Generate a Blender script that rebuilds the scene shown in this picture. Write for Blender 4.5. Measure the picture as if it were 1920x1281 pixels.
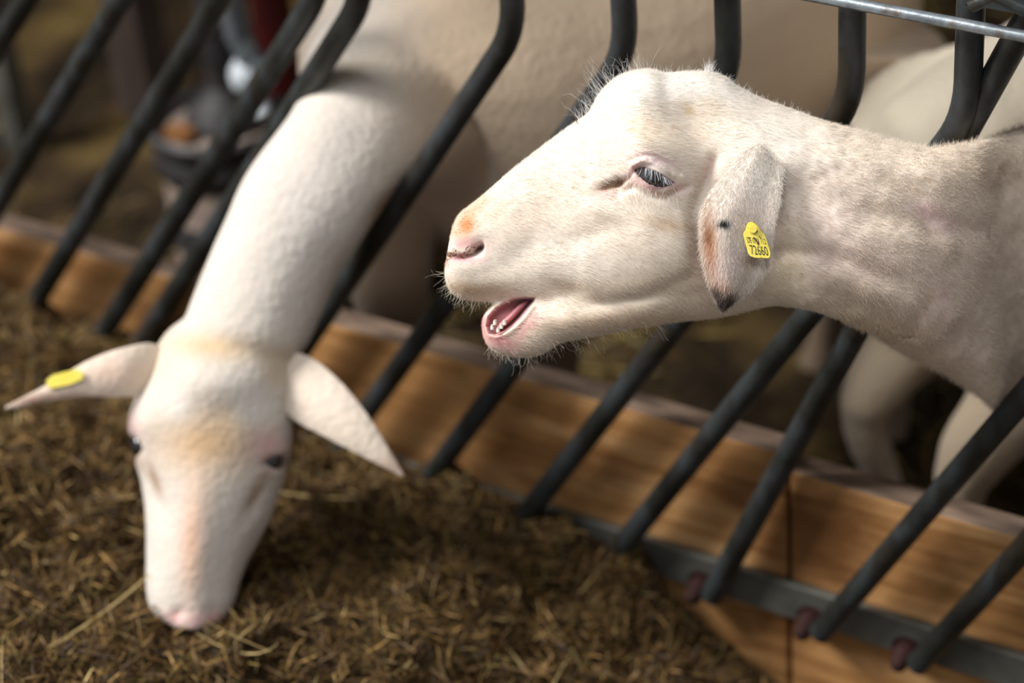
import bpy, bmesh, math, random
import numpy as np
from mathutils import Vector, Matrix
for o in list(bpy.data.objects): bpy.data.objects.remove(o, do_unlink=True)
scn = bpy.context.scene
COL = scn.collection
rng = np.random.default_rng(7); random.seed(7)

# ------------------------------------------------------------------ camera
TH, PS, RO, DIST, FPX = math.radians(34), math.radians(34), math.radians(-5), 2.5, 85/36*1920
FW = np.array([-math.sin(PS)*math.cos(TH), math.cos(PS)*math.cos(TH), -math.sin(TH)])
_r = np.cross(FW, [0, 0, 1]); _r /= np.linalg.norm(_r); _u = np.cross(_r, FW)
RT = math.cos(RO)*_r + math.sin(RO)*_u; UP = -math.sin(RO)*_r + math.cos(RO)*_u
CP = np.array([0, 0, .5]) - FW*DIST
cd = bpy.data.cameras.new('camera'); co = bpy.data.objects.new('camera', cd); COL.objects.link(co)
co.matrix_world = Matrix(((RT[0], UP[0], -FW[0], CP[0]), (RT[1], UP[1], -FW[1], CP[1]), (RT[2], UP[2], -FW[2], CP[2]), (0, 0, 0, 1)))
cd.lens = 85; cd.sensor_width = 36; cd.clip_end = 60; cd.clip_start = .05
cd.dof.use_dof = True; cd.dof.focus_distance = 2.01; cd.dof.aperture_fstop = 2.5
scn.camera = co

def W(x, y, d):            # a survey point: direction seen in the photograph, at a distance d along the view axis
    return CP + (FW + RT*((x-960)/FPX) - UP*((y-640.5)/FPX))*d
def PX(P):
    D = np.asarray(P) - CP; z = D @ FW
    return 960+FPX*(D @ RT)/z, 640.5-FPX*(D @ UP)/z, z
def on_y(x, y, Y):
    r = FW + RT*((x-960)/FPX) - UP*((y-640.5)/FPX); return CP + r*((Y-CP[1])/r[1])

# ------------------------------------------------------------------ light
w = bpy.data.worlds.new('world'); scn.world = w; w.use_nodes = True
bg = w.node_tree.nodes['Background']; bg.inputs[0].default_value = (.95, .97, 1.0, 1); bg.inputs[1].default_value = .24
def area(name, loc, target, sx, sy, power, col):
    l = bpy.data.lights.new(name, 'AREA'); l.shape = 'RECTANGLE'; l.size = sx; l.size_y = sy; l.energy = power; l.color = col
    o = bpy.data.objects.new(name, l); COL.objects.link(o); o.location = loc
    o.rotation_euler = (Vector(target)-Vector(loc)).to_track_quat('-Z', 'Y').to_euler(); return o
area('daylight_opening', (-4.1, -2.5, 5.5), (0, 0, .6), 2.3, 2.3, 560, (1.0, .975, .94))
area('daylight_ridge', (.5, -1.4, 4.4), (0, .2, .4), 2.0, 1.2, 45, (.95, .97, 1.0))
scn.view_settings.view_transform = 'Standard'; scn.view_settings.look = 'None'
scn.view_settings.exposure = .55; scn.view_settings.gamma = 1; scn.view_settings.use_curve_mapping = False

# ------------------------------------------------------------------ helpers
def tag(o, label=None, cat=None, group=None, kind=None):
    if label: o['label'] = label
    if cat: o['category'] = cat
    if group: o['group'] = group
    if kind: o['kind'] = kind
    return o
def empty(name, loc, label, cat, group=None):
    o = bpy.data.objects.new(name, None); COL.objects.link(o); o.location = loc; o.empty_display_size = .05
    return tag(o, label, cat, group)
def mesh_obj(name, V, F, mat, parent=None, smooth=True, col=None):
    V = np.asarray(V, float)
    root = parent
    while root is not None and root.parent: root = root.parent
    off = np.zeros(3)
    if parent is not None: off = world_loc(parent)
    me = bpy.data.meshes.new(name); me.from_pydata((V-off).tolist(), [], [list(map(int, f)) for f in F]); me.update()
    if smooth: me.polygons.foreach_set('use_smooth', np.ones(len(me.polygons), bool))
    if col is not None: set_col(me, col)
    o = bpy.data.objects.new(name, me); COL.objects.link(o); o.data.materials.append(mat)
    if parent is not None: o.parent = parent
    return o
def world_loc(o):
    p = np.zeros(3)
    while o is not None: p = p + np.array(o.location); o = o.parent
    return p
def set_col(me, C):
    a = me.attributes.new('Col', 'FLOAT_COLOR', 'POINT'); c = np.ones((len(C), 4)); c[:, :3] = C
    a.data.foreach_set('color', c.ravel())
def orient_out(V, F):
    return V, F
class MB:
    def __init__(s): s.V = []; s.F = []
    def add(s, V, F):
        b = len(s.V); s.V += [list(map(float, v)) for v in V]; s.F += [[i+b for i in f] for f in F]; return s
    def box(s, c, h, R=None):
        R = np.eye(3) if R is None else np.asarray(R)
        V = [np.array(c)+R @ (np.array([x, y, z])*np.array(h)) for x in (-1, 1) for y in (-1, 1) for z in (-1, 1)]
        return s.add(V, [(0, 1, 3, 2), (4, 6, 7, 5), (0, 4, 5, 1), (2, 3, 7, 6), (0, 2, 6, 4), (1, 5, 7, 3)])
    def tube(s, pts, r, n=16, cap=True):
        pts = [np.array(p, float) for p in pts]; rr = r if hasattr(r, '__len__') else [r]*len(pts)
        T = [pts[min(i+1, len(pts)-1)]-pts[max(i-1, 0)] for i in range(len(pts))]
        ref = np.array([0, 1, 0.]) if abs(T[0][1]) < .9*np.linalg.norm(T[0]) else np.array([1., 0, 0])
        V = []; F = []
        for p, t, q in zip(pts, T, rr):
            t = t/np.linalg.norm(t); a = np.cross(t, ref); a /= np.linalg.norm(a); b = np.cross(t, a)
            V += [p+q*(math.cos(2*math.pi*k/n)*a+math.sin(2*math.pi*k/n)*b) for k in range(n)]
        for i in range(len(pts)-1):
            for k in range(n):
                F.append((i*n+k, i*n+(k+1) % n, (i+1)*n+(k+1) % n, (i+1)*n+k))
        if cap:
            F.append(tuple(range(n))[::-1]); F.append(tuple((len(pts)-1)*n+k for k in range(n)))
        return s.add(V, F)
    def lathe(s, c, prof, n=48, ax=(0, 0, 1)):
        ax = np.array(ax, float); ax /= np.linalg.norm(ax); a = np.cross(ax, [0.3, .5, .8]); a /= np.linalg.norm(a); b = np.cross(ax, a)
        V = []; F = []
        for r, h in prof:
            V += [np.array(c)+ax*h+r*(math.cos(2*math.pi*k/n)*a+math.sin(2*math.pi*k/n)*b) for k in range(n)]
        m = len(prof)
        for i in range(m-1):
            for k in range(n): F.append((i*n+k, i*n+(k+1) % n, (i+1)*n+(k+1) % n, (i+1)*n+k))
        F.append(tuple(range(n))[::-1]); F.append(tuple((m-1)*n+k for k in range(n)))
        return s.add(V, F)
    def build(s, name, mat, parent=None, smooth=False, bevel=0):
        o = mesh_obj(name, s.V, s.F, mat, parent, smooth)
        bm = bmesh.new(); bm.from_mesh(o.data); bmesh.ops.recalc_face_normals(bm, faces=bm.faces); bm.to_mesh(o.data); bm.free()
        if smooth:
            try: o.data.set_sharp_from_angle(angle=math.radians(40))
            except Exception: pass
        if bevel:
            m = o.modifiers.new('bevel', 'BEVEL'); m.width = bevel; m.segments = 2; m.limit_method = 'ANGLE'
        return o
def catmull(P, m):
    P = np.asarray(P, float); n = len(P); out = []
    for i in range(n-1):
        p0, p1, p2, p3 = P[max(i-1, 0)], P[i], P[i+1], P[min(i+2, n-1)]
        for j in range(m):
            t = j/m
            out.append(.5*((2*p1)+(-p0+p2)*t+(2*p0-5*p1+4*p2-p3)*t*t+(-p0+3*p1-3*p2+p3)*t**3))
    out.append(P[-1]); return np.array(out)
def loft(st, m=4, n=40):
    """st: list of (center, upvec, sidevec, exponent, taper) ; rings closed by fans"""
    A = np.array([np.concatenate([np.asarray(s[0], float), s[1], s[2], [s[3], s[4]]]) for s in st])
    A = catmull(A, m); V = []; F = []
    for a in A:
        c, u, s, e, k = a[:3], a[3:6], a[6:9], a[9], a[10]
        for j in range(n):
            th = 2*math.pi*j/n; cs, sn = math.cos(th), math.sin(th)
            x = np.sign(cs)*abs(cs)**(2/e); y = np.sign(sn)*abs(sn)**(2/e)
            V.append(c+u*y+s*x*(1+k*y))
    m2 = len(A)
    for i in range(m2-1):
        for k in range(n): F.append((i*n+k, i*n+(k+1) % n, (i+1)*n+(k+1) % n, (i+1)*n+k))
    c0 = len(V); V.append(A[0][:3]); V.append(A[-1][:3])
    for k in range(n):
        F.append((c0, (k+1) % n, k)); F.append((c0+1, (m2-1)*n+k, (m2-1)*n+(k+1) % n))
    return V, F
def remesh(mb, voxel, smooth_it):
    me = bpy.data.meshes.new('t'); me.from_pydata(mb.V, [], mb.F)
    bm = bmesh.new(); bm.from_mesh(me); bmesh.ops.recalc_face_normals(bm, faces=bm.faces); bm.to_mesh(me); bm.free()
    o = bpy.data.objects.new('t', me); COL.objects.link(o)
    m = o.modifiers.new('r', 'REMESH'); m.mode = 'VOXEL'; m.voxel_size = voxel; m.adaptivity = 0
    m = o.modifiers.new('s', 'SMOOTH'); m.iterations = smooth_it; m.factor = .5
    dg = bpy.context.evaluated_depsgraph_get(); dg.update()
    r = bpy.data.meshes.new_from_object(o.evaluated_get(dg)); bpy.data.objects.remove(o, do_unlink=True)
    return r
def get_v(me):
    a = np.empty(len(me.vertices)*3); me.vertices.foreach_get('co', a); return a.reshape(-1, 3)
def put_v(me, V): me.vertices.foreach_set('co', V.ravel()); me.update()
def get_n(me):
    a = np.empty(len(me.vertices)*3); me.vertex_normals.foreach_get('vector', a); return a.reshape(-1, 3)
def sm(x, a, b):
    t = np.clip((x-a)/(b-a), 0, 1); return t*t*(3-2*t)
def blob(x, y, cx, cy, rx, ry, rot=0):
    c, s = math.cos(math.radians(rot)), math.sin(math.radians(rot)); dx, dy = x-cx, y-cy
    u = (dx*c+dy*s)/rx; v = (-dx*s+dy*c)/ry; return np.exp(-(u*u+v*v))
def polyline_d(x, y, pts):
    best = np.full(np.shape(x), 1e9); tt = np.zeros(np.shape(x)); L = 0; pts = np.array(pts, float)
    tot = np.sum(np.linalg.norm(np.diff(pts, axis=0), axis=1))
    for a, b in zip(pts[:-1], pts[1:]):
        d = b-a; l = np.linalg.norm(d); t = np.clip(((x-a[0])*d[0]+(y-a[1])*d[1])/l**2, 0, 1)
        q = np.hypot(x-a[0]-t*d[0], y-a[1]-t*d[1]); m = q < best; best = np.where(m, q, best); tt = np.where(m, (L+t*l)/tot, tt); L += l
    return best, tt
def poly_sd(x, y, pts):     # >0 inside the outline
    P = np.array(pts, float); ins = np.zeros(np.shape(x), bool); j = len(P)-1
    for i in range(len(P)):
        c = ((P[i, 1] > y) != (P[j, 1] > y)) & (x < (P[j, 0]-P[i, 0])*(y-P[i, 1])/(P[j, 1]-P[i, 1]+1e-12)+P[i, 0]); ins ^= c; j = i
    d, _ = polyline_d(x, y, list(pts)+[pts[0]]); return np.where(ins, d, -d)
def vnoise(P, sc, seed=0):  # cheap smooth value noise
    P = np.asarray(P)*sc; i = np.floor(P).astype(np.int64); f = P-i; f = f*f*(3-2*f); out = 0
    def h(a, b, c):
        n = (a*374761393+b*668265263+c*2147483647+seed*974711) & 0xffffffff; n = ((n ^ (n >> 13))*1274126177) & 0xffffffff
        return ((n ^ (n >> 16)) & 0xffff)/65535.
    for dx in (0, 1):
        for dy in (0, 1):
            for dz in (0, 1):
                wgt = (f[..., 0] if dx else 1-f[..., 0])*(f[..., 1] if dy else 1-f[..., 1])*(f[..., 2] if dz else 1-f[..., 2])
                out = out+wgt*h(i[..., 0]+dx, i[..., 1]+dy, i[..., 2]+dz)
    return out

# ------------------------------------------------------------------ materials
def mat(name, base=(.5, .5, .5), rough=.6, metal=0, spec=.5):
    m = bpy.data.materials.new(name); m.use_nodes = True; b = m.node_tree.nodes['Principled BSDF']
    b.inputs['Base Color'].default_value = (*base, 1); b.inputs['Roughness'].default_value = rough; b.inputs['Metallic'].default_value = metal
    b.inputs['Specular IOR Level'].default_value = spec
    return m
def N(m, t, **kw):
    n = m.node_tree.nodes.new(t)
    for k, v in kw.items(): setattr(n, k, v)
    return n
def L(m, a, b): m.node_tree.links.new(a, b)
def noise_mat(name, stops, scale=(8, 8, 8), nscale=4, detail=6, rough=.7, bump=.2, bscale=40, metal=0, spec=.4, bdist=.004, dist=0, coord='Object'):
    m = mat(name, rough=rough, metal=metal, spec=spec); b = m.node_tree.nodes['Principled BSDF']
    tc = N(m, 'ShaderNodeTexCoord'); mp = N(m, 'ShaderNodeMapping'); mp.inputs['Scale'].default_value = scale; L(m, tc.outputs[coord], mp.inputs[0])
    n = N(m, 'ShaderNodeTexNoise'); n.inputs['Scale'].default_value = nscale; n.inputs['Detail'].default_value = detail; n.inputs['Distortion'].default_value = dist; L(m, mp.outputs[0], n.inputs[0])
    r = N(m, 'ShaderNodeValToRGB'); e = r.color_ramp.elements
    while len(e) > 1: e.remove(e[-1])
    e[0].position = stops[0][0]; e[0].color = (*stops[0][1], 1)
    for p, c in stops[1:]: q = e.new(p); q.color = (*c, 1)
    L(m, n.outputs[0], r.inputs[0]); L(m, r.outputs[0], b.inputs['Base Color'])
    n2 = N(m, 'ShaderNodeTexNoise'); n2.inputs['Scale'].default_value = bscale; n2.inputs['Detail'].default_value = 5; L(m, tc.outputs[coord], n2.inputs[0])
    bp = N(m, 'ShaderNodeBump'); bp.inputs['Strength'].default_value = bump; bp.inputs['Distance'].default_value = bdist; L(m, n2.outputs[0], bp.inputs['Height']); L(m, bp.outputs[0], b.inputs['Normal'])
    return m
def attr_mat(name, rough=.7, spec=.3, sss=0, bump=0, bscale=300, bdist=.002, sheen=0):
    m = mat(name, rough=rough, spec=spec); b = m.node_tree.nodes['Principled BSDF']
    a = N(m, 'ShaderNodeAttribute'); a.attribute_name = 'Col'; L(m, a.outputs['Color'], b.inputs['Base Color'])
    if sss:
        b.inputs['Subsurface Weight'].default_value = sss; b.inputs['Subsurface Radius'].default_value = (.012, .006, .004); b.inputs['Subsurface Scale'].default_value = 1
    if sheen: b.inputs['Sheen Weight'].default_value = sheen; b.inputs['Sheen Roughness'].default_value = .5
    if bump:
        tc = N(m, 'ShaderNodeTexCoord'); n2 = N(m, 'ShaderNodeTexNoise'); n2.inputs['Scale'].default_value = bscale; n2.inputs['Detail'].default_value = 4; L(m, tc.outputs['Object'], n2.inputs[0])
        bp = N(m, 'ShaderNodeBump'); bp.inputs['Strength'].default_value = bump; bp.inputs['Distance'].default_value = bdist; L(m, n2.outputs[0], bp.inputs['Height']); L(m, bp.outputs[0], b.inputs['Normal'])
    return m
M_bar = noise_mat('dirty_steel', [(.30, (.009, .009, .008)), (.46, (.024, .025, .022)), (.56, (.046, .052, .056)), (.64, (.026, .024, .020)), (.74, (.05, .038, .024))], (1, 1, .6), 15, 8, rough=.45, bump=.4, bscale=160, metal=.35, spec=.5, bdist=.001)
M_rail = noise_mat('flat_steel', [(.3, (.07, .07, .06)), (.55, (.16, .16, .14)), (.75, (.22, .20, .165))], (1, 1, 1), 14, 7, rough=.5, bump=.4, bscale=120, metal=.4, bdist=.001)
M_galv = noise_mat('galvanised_steel', [(.3, (.14, .16, .18)), (.55, (.30, .34, .37)), (.75, (.16, .13, .10))], (1, 1, 1), 60, 6, rough=.38, bump=.3, bscale=200, metal=.6, bdist=.001)
M_rust = noise_mat('rusty_bolt', spec=.12, stops=[(.3, (.012, .006, .006)), (.7, (.05, .02, .018))], nscale=60, detail=5, rough=.7, bump=.6, bscale=200, bdist=.001)
def wood_mat():
    m = mat('planed_softwood', rough=.55, spec=.35); b = m.node_tree.nodes['Principled BSDF']
    tc = N(m, 'ShaderNodeTexCoord'); mp = N(m, 'ShaderNodeMapping'); mp.inputs['Scale'].default_value = (1.1, 3, 9); L(m, tc.outputs['Object'], mp.inputs[0])
    n = N(m, 'ShaderNodeTexNoise'); n.inputs['Scale'].default_value = 5; n.inputs['Detail'].default_value = 8; n.inputs['Distortion'].default_value = .6; L(m, mp.outputs[0], n.inputs[0])
    r = N(m, 'ShaderNodeValToRGB'); e = r.color_ramp.elements; e[0].position = .25; e[0].color = (.30, .14, .045, 1); e[1].position = .72; e[1].color = (.74, .44, .20, 1)
    q = e.new(.5); q.color = (.56, .29, .11, 1); L(m, n.outputs[0], r.inputs[0])
    wv = N(m, 'ShaderNodeTexNoise'); wv.inputs['Scale'].default_value = 20; wv.inputs['Detail'].default_value = 3
    mp2 = N(m, 'ShaderNodeMapping'); mp2.inputs['Scale'].default_value = (.35, 1, 6); L(m, tc.outputs['Object'], mp2.inputs[0]); L(m, mp2.outputs[0], wv.inputs[0])
    mx = N(m, 'ShaderNodeMixRGB', blend_type='MULTIPLY'); mx.inputs[0].default_value = .35
    r2 = N(m, 'ShaderNodeValToRGB'); r2.color_ramp.elements[0].position = .35; r2.color_ramp.elements[0].color = (.55, .42, .3, 1); r2.color_ramp.elements[1].position = .6; r2.color_ramp.elements[1].color = (1, 1, 1, 1)
    L(m, wv.outputs[0], r2.inputs[0]); L(m, r.outputs[0], mx.inputs[1]); L(m, r2.outputs[0], mx.inputs[2])
    # dirty stains, broad
    st = N(m, 'ShaderNodeTexNoise'); st.inputs['Scale'].default_value = 4.5; st.inputs['Detail'].default_value = 5; L(m, tc.outputs['Object'], st.inputs[0])
    r3 = N(m, 'ShaderNodeValToRGB'); r3.color_ramp.elements[0].position = .33; r3.color_ramp.elements[0].color = (.30, .22, .17, 1); r3.color_ramp.elements[1].position = .47; r3.color_ramp.elements[1].color = (1, 1, 1, 1)
    L(m, st.outputs[0], r3.inputs[0]); m2 = N(m, 'ShaderNodeMixRGB', blend_type='MULTIPLY'); m2.inputs[0].default_value = .8
    L(m, mx.outputs[0], m2.inputs[1]); L(m, r3.outputs[0], m2.inputs[2]); L(m, m2.outputs[0], b.inputs['Base Color'])
    bp = N(m, 'ShaderNodeBump'); bp.inputs['Strength'].default_value = .3; bp.inputs['Distance'].default_value = .001; L(m, wv.outputs[0], bp.inputs['Height']); L(m, bp.outputs[0], b.inputs['Normal'])
    return m
M_wood = wood_mat()
M_floor = noise_mat('trodden_straw_floor', [(.35, (.012, .009, .006)), (.50, (.04, .026, .014)), (.62, (.12, .08, .03)), (.75, (.20, .14, .05))], (1, 1, 1), 5, 9, rough=.95, bump=.9, bscale=30, spec=.1, bdist=.02)
M_alley = noise_mat('alley_concrete', [(.3, (.07, .055, .04)), (.7, (.16, .13, .10))], (1, 1, 1), 8, 8, rough=.9, bump=.4, bscale=60)
M_feedbase = noise_mat('silage_base', [(.3, (.012, .007, .003)), (.5, (.045, .026, .009)), (.7, (.12, .075, .025))], (1, 1, 1), 40, 8, rough=.9, bump=1, bscale=90, bdist=.01, spec=.2)
M_fiber = attr_mat('silage_fibre', rough=.6, spec=.3)
M_skin = attr_mat('sheep_skin', rough=.62, spec=.3, sss=.25, bump=.25, bscale=420, bdist=.001, sheen=.2)
M_hair = attr_mat('short_wool', rough=.55, spec=.25)
M_wool = attr_mat('shorn_wool', rough=.9, spec=.1, bump=.5, bscale=120, bdist=.004, sheen=.3)
M_eye = mat('eyeball_wet', (.012, .014, .018), .06, 0, .8)
M_eye.node_tree.nodes['Principled BSDF'].inputs['Coat Weight'].default_value = 1
M_mouth = attr_mat('wet_mouth', rough=.28, spec=.6, sss=.2)
M_tooth = mat('tooth', (.62, .52, .43), .25)
M_tag = noise_mat('yellow_plastic', [(.30, (.42, .30, .03)), (.42, (.86, .70, .10)), (.7, (.92, .78, .16))], (1, 1, 1), 55, 5, rough=.4, bump=.1, bscale=200, bdist=.0005)
M_ink = mat('black_print', (.03, .025, .02), .6)
M_dirt = mat('mud_smear', (.12, .06, .03), .8)

# ------------------------------------------------------------------ setting
def struct(name, mb, m):
    o = mb.build(name, m); tag(o, kind='structure'); return o
struct('floor', MB().box((0, 3.0, -.05), (5, 2.965, .05)), M_floor)
struct('floor_alley', MB().box((0, -2.5, -.05), (5, 2.535, .05)), M_alley)
struct('wall_back', MB().box((0, 6.05, 1.6), (5, .1, 1.6)), noise_mat('barn_wall', [(.3, (.03, .022, .016)), (.7, (.09, .06, .04))], (1, 1, 8), 4, rough=.9))
struct('shading_ceiling', MB().box((0, 2.8, 2.7), (5, 3.25, .05)), bpy.data.materials['barn_wall'])  # unseen slab added over the pen to hold back the key light
struct('wall_left', MB().box((-5.05, 1.9, 1.6), (.1, 4.1, 1.6)), bpy.data.materials['barn_wall'])

# ------------------------------------------------------------------ feed fence
ZB, ZT = .238, .865
bars = [(-1.19, -.64), (-1.061, -.517), (-.908, -.408), (-.774, -.295), (-.658, -.190), (-.599, -.139), (-.398, .034), (-.277, .154), (-.153, .260),
        (-.023, .380), (.098, .487), (.349, .700), (.456, .802), (.60, .935), (.73, 1.05), (.87, 1.19)]
fence = empty('feed_fence', (0, 0, .25), 'dark steel slant-bar feed fence bolted to the wooden boards', 'fence')
RB = .0122
def bar_path(xb, xt, zt=ZT):
    pts = [(xb, 0, ZB)]; d = np.array([xt-xb, zt-ZB]); L0 = np.linalg.norm(d); d /= L0
    pts.append((xb+(xt-xb)*.5, 0, ZB+(zt-ZB)*.5))
    for k in range(7):       # bend of about 30 degrees, filleted
        t = k/6; a0 = np.array([xt, zt])-d*.035; a1 = np.array([xt, zt]); a2 = np.array([xt, zt+.035])
        p = (1-t)**2*a0+2*t*(1-t)*a1+t*t*a2; pts.append((p[0], 0, p[1]))
    pts.append((xt, 0, 1.3)); return pts
for i, (xb, xt) in enumerate(bars):
    zt = .872 if i == 10 else ZT
    MB().tube(bar_path(xb, xt, zt), RB*(1.0 if i > 5 else 1.05), 20).build('bar', M_bar, fence, True)
# the steeper bar that meets its neighbour in a Y
MB().tube([(.222, .003, ZB), (.36, .006, .565), (.487, .010, .865), (.56, .012, 1.035), (.66, .012, 1.3)], RB*1.02, 20).build('bar', M_bar, fence, True)
# weld gusset in the Y
MB().box((-.05, .0215, .2515), (1.35, .005, .0225)).build('bottom_rail', M_rail, fence, False, .0015)
MB().tube([(-1.5, -.024, .973), (1.4, -.024, .973)], .0052, 16).build('locking_bar', M_galv, fence, True)
MB().tube([(-1.5, 0, 1.3), (1.4, 0, 1.3)], .02, 20).build('top_rail', M_galv, fence, True)
mb = MB(); mb.box((.515, -.005, 1.0), (.03, .008, .014)); mb.tube([(.50, -.03, .995), (.52, -.034, 1.01), (.545, -.03, 1.0)], .006, 10); mb.build('latch', M_bar, fence, True)
for xb in [b[0] for b in bars]+[.222]:
    c = (xb-.017, 0, .238); m = MB()
    m.lathe(c, [(.013, .016), (.013, .006), (.0125, .004), (.0095, -.002), (.0085, -.010), (.005, -.014), (.002, -.0155)], 6 if xb > 5 else 18, (0, 1, 0))
    m.lathe((xb-.017, .0165, .238), [(.017, 0), (.017, -.003)], 24, (0, 1, 0))
    m.build('bolt', M_rust, fence, True)

M_edge = noise_mat('grimy_board_edge', [(.3, (.09, .06, .045)), (.55, (.24, .165, .12)), (.75, (.36, .26, .19))], (1, 4, 4), 14, 7, rough=.8, bump=.5, bscale=90, bdist=.002)
# wooden boards behind the bars
def board(x0, x1, z0, z1, y, label):
    o = MB().box(((x0+x1)/2, y, (z0+z1)/2), ((x1-x0)/2, .0165, (z1-z0)/2)).build('wooden_board', M_wood, None, False, .003)
    o.data.materials.append(M_edge)
    for p in o.data.polygons:
        if p.normal.z > .9: p.material_index = 1
    return tag(o, label, 'board', None)
board(-1.6, .298, .03, .432, .044, 'long orange-brown wooden board behind the fence bars, left of the joint')
board(.302, 1.5, .03, .412, .045, 'dirty wooden board behind the fence bars at right, dark stains along its top')

# ------------------------------------------------------------------ feed heap
def feed_h(x, y):
    base = np.interp(x, [-1.7, -.7, -.5, -.3, -.14, .02, .14, .24, .34, .5, .8], [.40, .35, .335, .31, .29, .272, .24, .19, .12, .05, .02])
    up = .045*sm(-y, .02, .40)*sm(-x, -.25, .25)+.03*sm(-y, .05, .35)*sm(-x, -.45, -.1)-.05*np.exp(-((x+.17)/.09)**2-((y+.33)/.10)**2)
    fall = 1-sm(-y, .75, 1.3)
    P = np.stack([x, y, np.zeros_like(x)], -1)
    n = (vnoise(P, 9, 1)-.5)*.05+(vnoise(P, 22, 2)-.5)*.045+(vnoise(P, 50, 3)-.5)*.026
    edge = sm(base, .04, .2)
    return np.maximum((base+up)*fall+n*edge, .001)
nx, ny = 300, 150
gx, gy = np.meshgrid(np.linspace(-1.7, .75, nx), np.linspace(.022, -1.35, ny)); gz = feed_h(gx, gy)
gz = np.where(gy > 0.0, np.minimum(gz, gz), gz)
V = np.stack([gx, np.minimum(gy, .014), gz], -1).reshape(-1, 3); F = []
for j in range(ny-1):
    for i in range(nx-1): a = j*nx+i; F.append((a, a+nx, a+nx+1, a+1))
heap = mesh_obj('feed_heap', V, F, M_feedbase); tag(heap, 'brown heap of chopped silage feed piled in front of the fence', 'animal feed', None, 'stuff')
def strands(n, px_, py_, pz_, lmin, lmax, wmin, wmax, cols, probs, tilt=.35, lift=.003, seg=4):
    th = rng.uniform(0, 2*np.pi, n); el = rng.normal(0, tilt, n); ln = rng.uniform(lmin, lmax, n)**1.0; wd = rng.uniform(wmin, wmax, n)
    D = np.stack([np.cos(th)*np.cos(el), np.sin(th)*np.cos(el), np.sin(el)], -1)
    R = rng.normal(size=(n, 3)); S = np.cross(D, R); S /= np.linalg.norm(S, axis=1)[:, None]; Bn = np.cross(D, S)
    c = np.stack([px_, py_, pz_+lift+rng.uniform(0, .006, n)], -1); bend = rng.normal(0, .22, n)
    V = []; C = []
    t = np.linspace(-.5, .5, seg+1)
    ci = rng.choice(len(cols), n, p=probs); cc = np.array(cols)[ci]*rng.uniform(.5, 1.25, (n, 1))
    VV = np.empty((n, seg+1, 2, 3))
    for k, tt in enumerate(t):
        p = c+D*(tt*ln)[:, None]+Bn*((tt*tt-.1)*ln*bend*2)[:, None]
        ww = (wd*(1-.5*abs(2*tt)))[:, None]
        VV[:, k, 0] = p-S*ww/2; VV[:, k, 1] = p+S*ww/2
    base = (np.arange(n)*(seg+1)*2)[:, None]; FF = []
    for k in range(seg): FF.append(np.stack([base[:, 0]+2*k, base[:, 0]+2*k+1, base[:, 0]+2*k+3, base[:, 0]+2*k+2], -1))
    return VV.reshape(-1, 3), np.concatenate(FF), np.repeat(cc, (seg+1)*2, axis=0)
def fast_mesh(name, V, F, C, m, parent=None):
    off = world_loc(parent) if parent is not None else 0
    me = bpy.data.meshes.new(name); me.vertices.add(len(V)); me.vertices.foreach_set('co', (V-off).ravel())
    me.loops.add(F.size); me.loops.foreach_set('vertex_index', F.ravel().astype(np.int32)); me.polygons.add(len(F))
    me.polygons.foreach_set('loop_start', np.arange(0, F.size, F.shape[1], dtype=np.int32)); me.update(calc_edges=True)
    set_col(me, C); o = bpy.data.objects.new(name, me); COL.objects.link(o); me.materials.append(m)
    if parent is not None: o.parent = parent
    return o
n = 95000
sx = rng.uniform(-1.25, .42, n); sy = -np.abs(rng.uniform(0, 1.0, n)**1.1)*.95-.003
sz = feed_h(sx, sy); keep = (sz > .03); sx, sy, sz = sx[keep], sy[keep], sz[keep]
V, F, C = strands(len(sx), sx, sy, sz, .010, .045, .0007, .0026, [(.095, .050, .017), (.19, .108, .036), (.32, .19, .062), (.04, .021, .009), (.60, .42, .17), (.18, .13, .04)], [.27, .24, .14, .22, .02, .11], .6)
s_ = fast_mesh('loose_fibres', V, F, C, M_fiber, heap); tag(s_, kind='stuff')
n = 70
sx = rng.uniform(-1.0, .25, n); sy = -rng.uniform(0.01, .8, n); sz = feed_h(sx, sy)
V, F, C = strands(n, sx, sy, sz, .07, .16, .0016, .003, [(.45, .33, .14), (.60, .45, .2)], [.7, .3], .2, .008, 6)
s_ = fast_mesh('long_stalks', V, F, C, M_fiber, heap); tag(s_, kind='stuff')
# straw bedding
n = 16000
sx = rng.uniform(-2.6, 1.2, n); sy = rng.uniform(.07, 2.6, n); dn = vnoise(np.stack([sx, sy, 0*sx], -1), 2.6, 9); keep = dn > rng.uniform(.42, .8, n); sx, sy = sx[keep], sy[keep]
V, F, C = strands(len(sx), sx, sy, 0*sx, .05, .16, .003, .006, [(.30, .22, .07), (.15, .10, .04), (.42, .32, .13), (.05, .03, .015)], [.3, .3, .1, .3], .2, .01)
s_ = fast_mesh('straw_bedding', V, F, C, M_fiber); tag(s_, 'yellowish straw bedding strewn on the pen floor behind the fence', 'straw', None, 'stuff')

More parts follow.
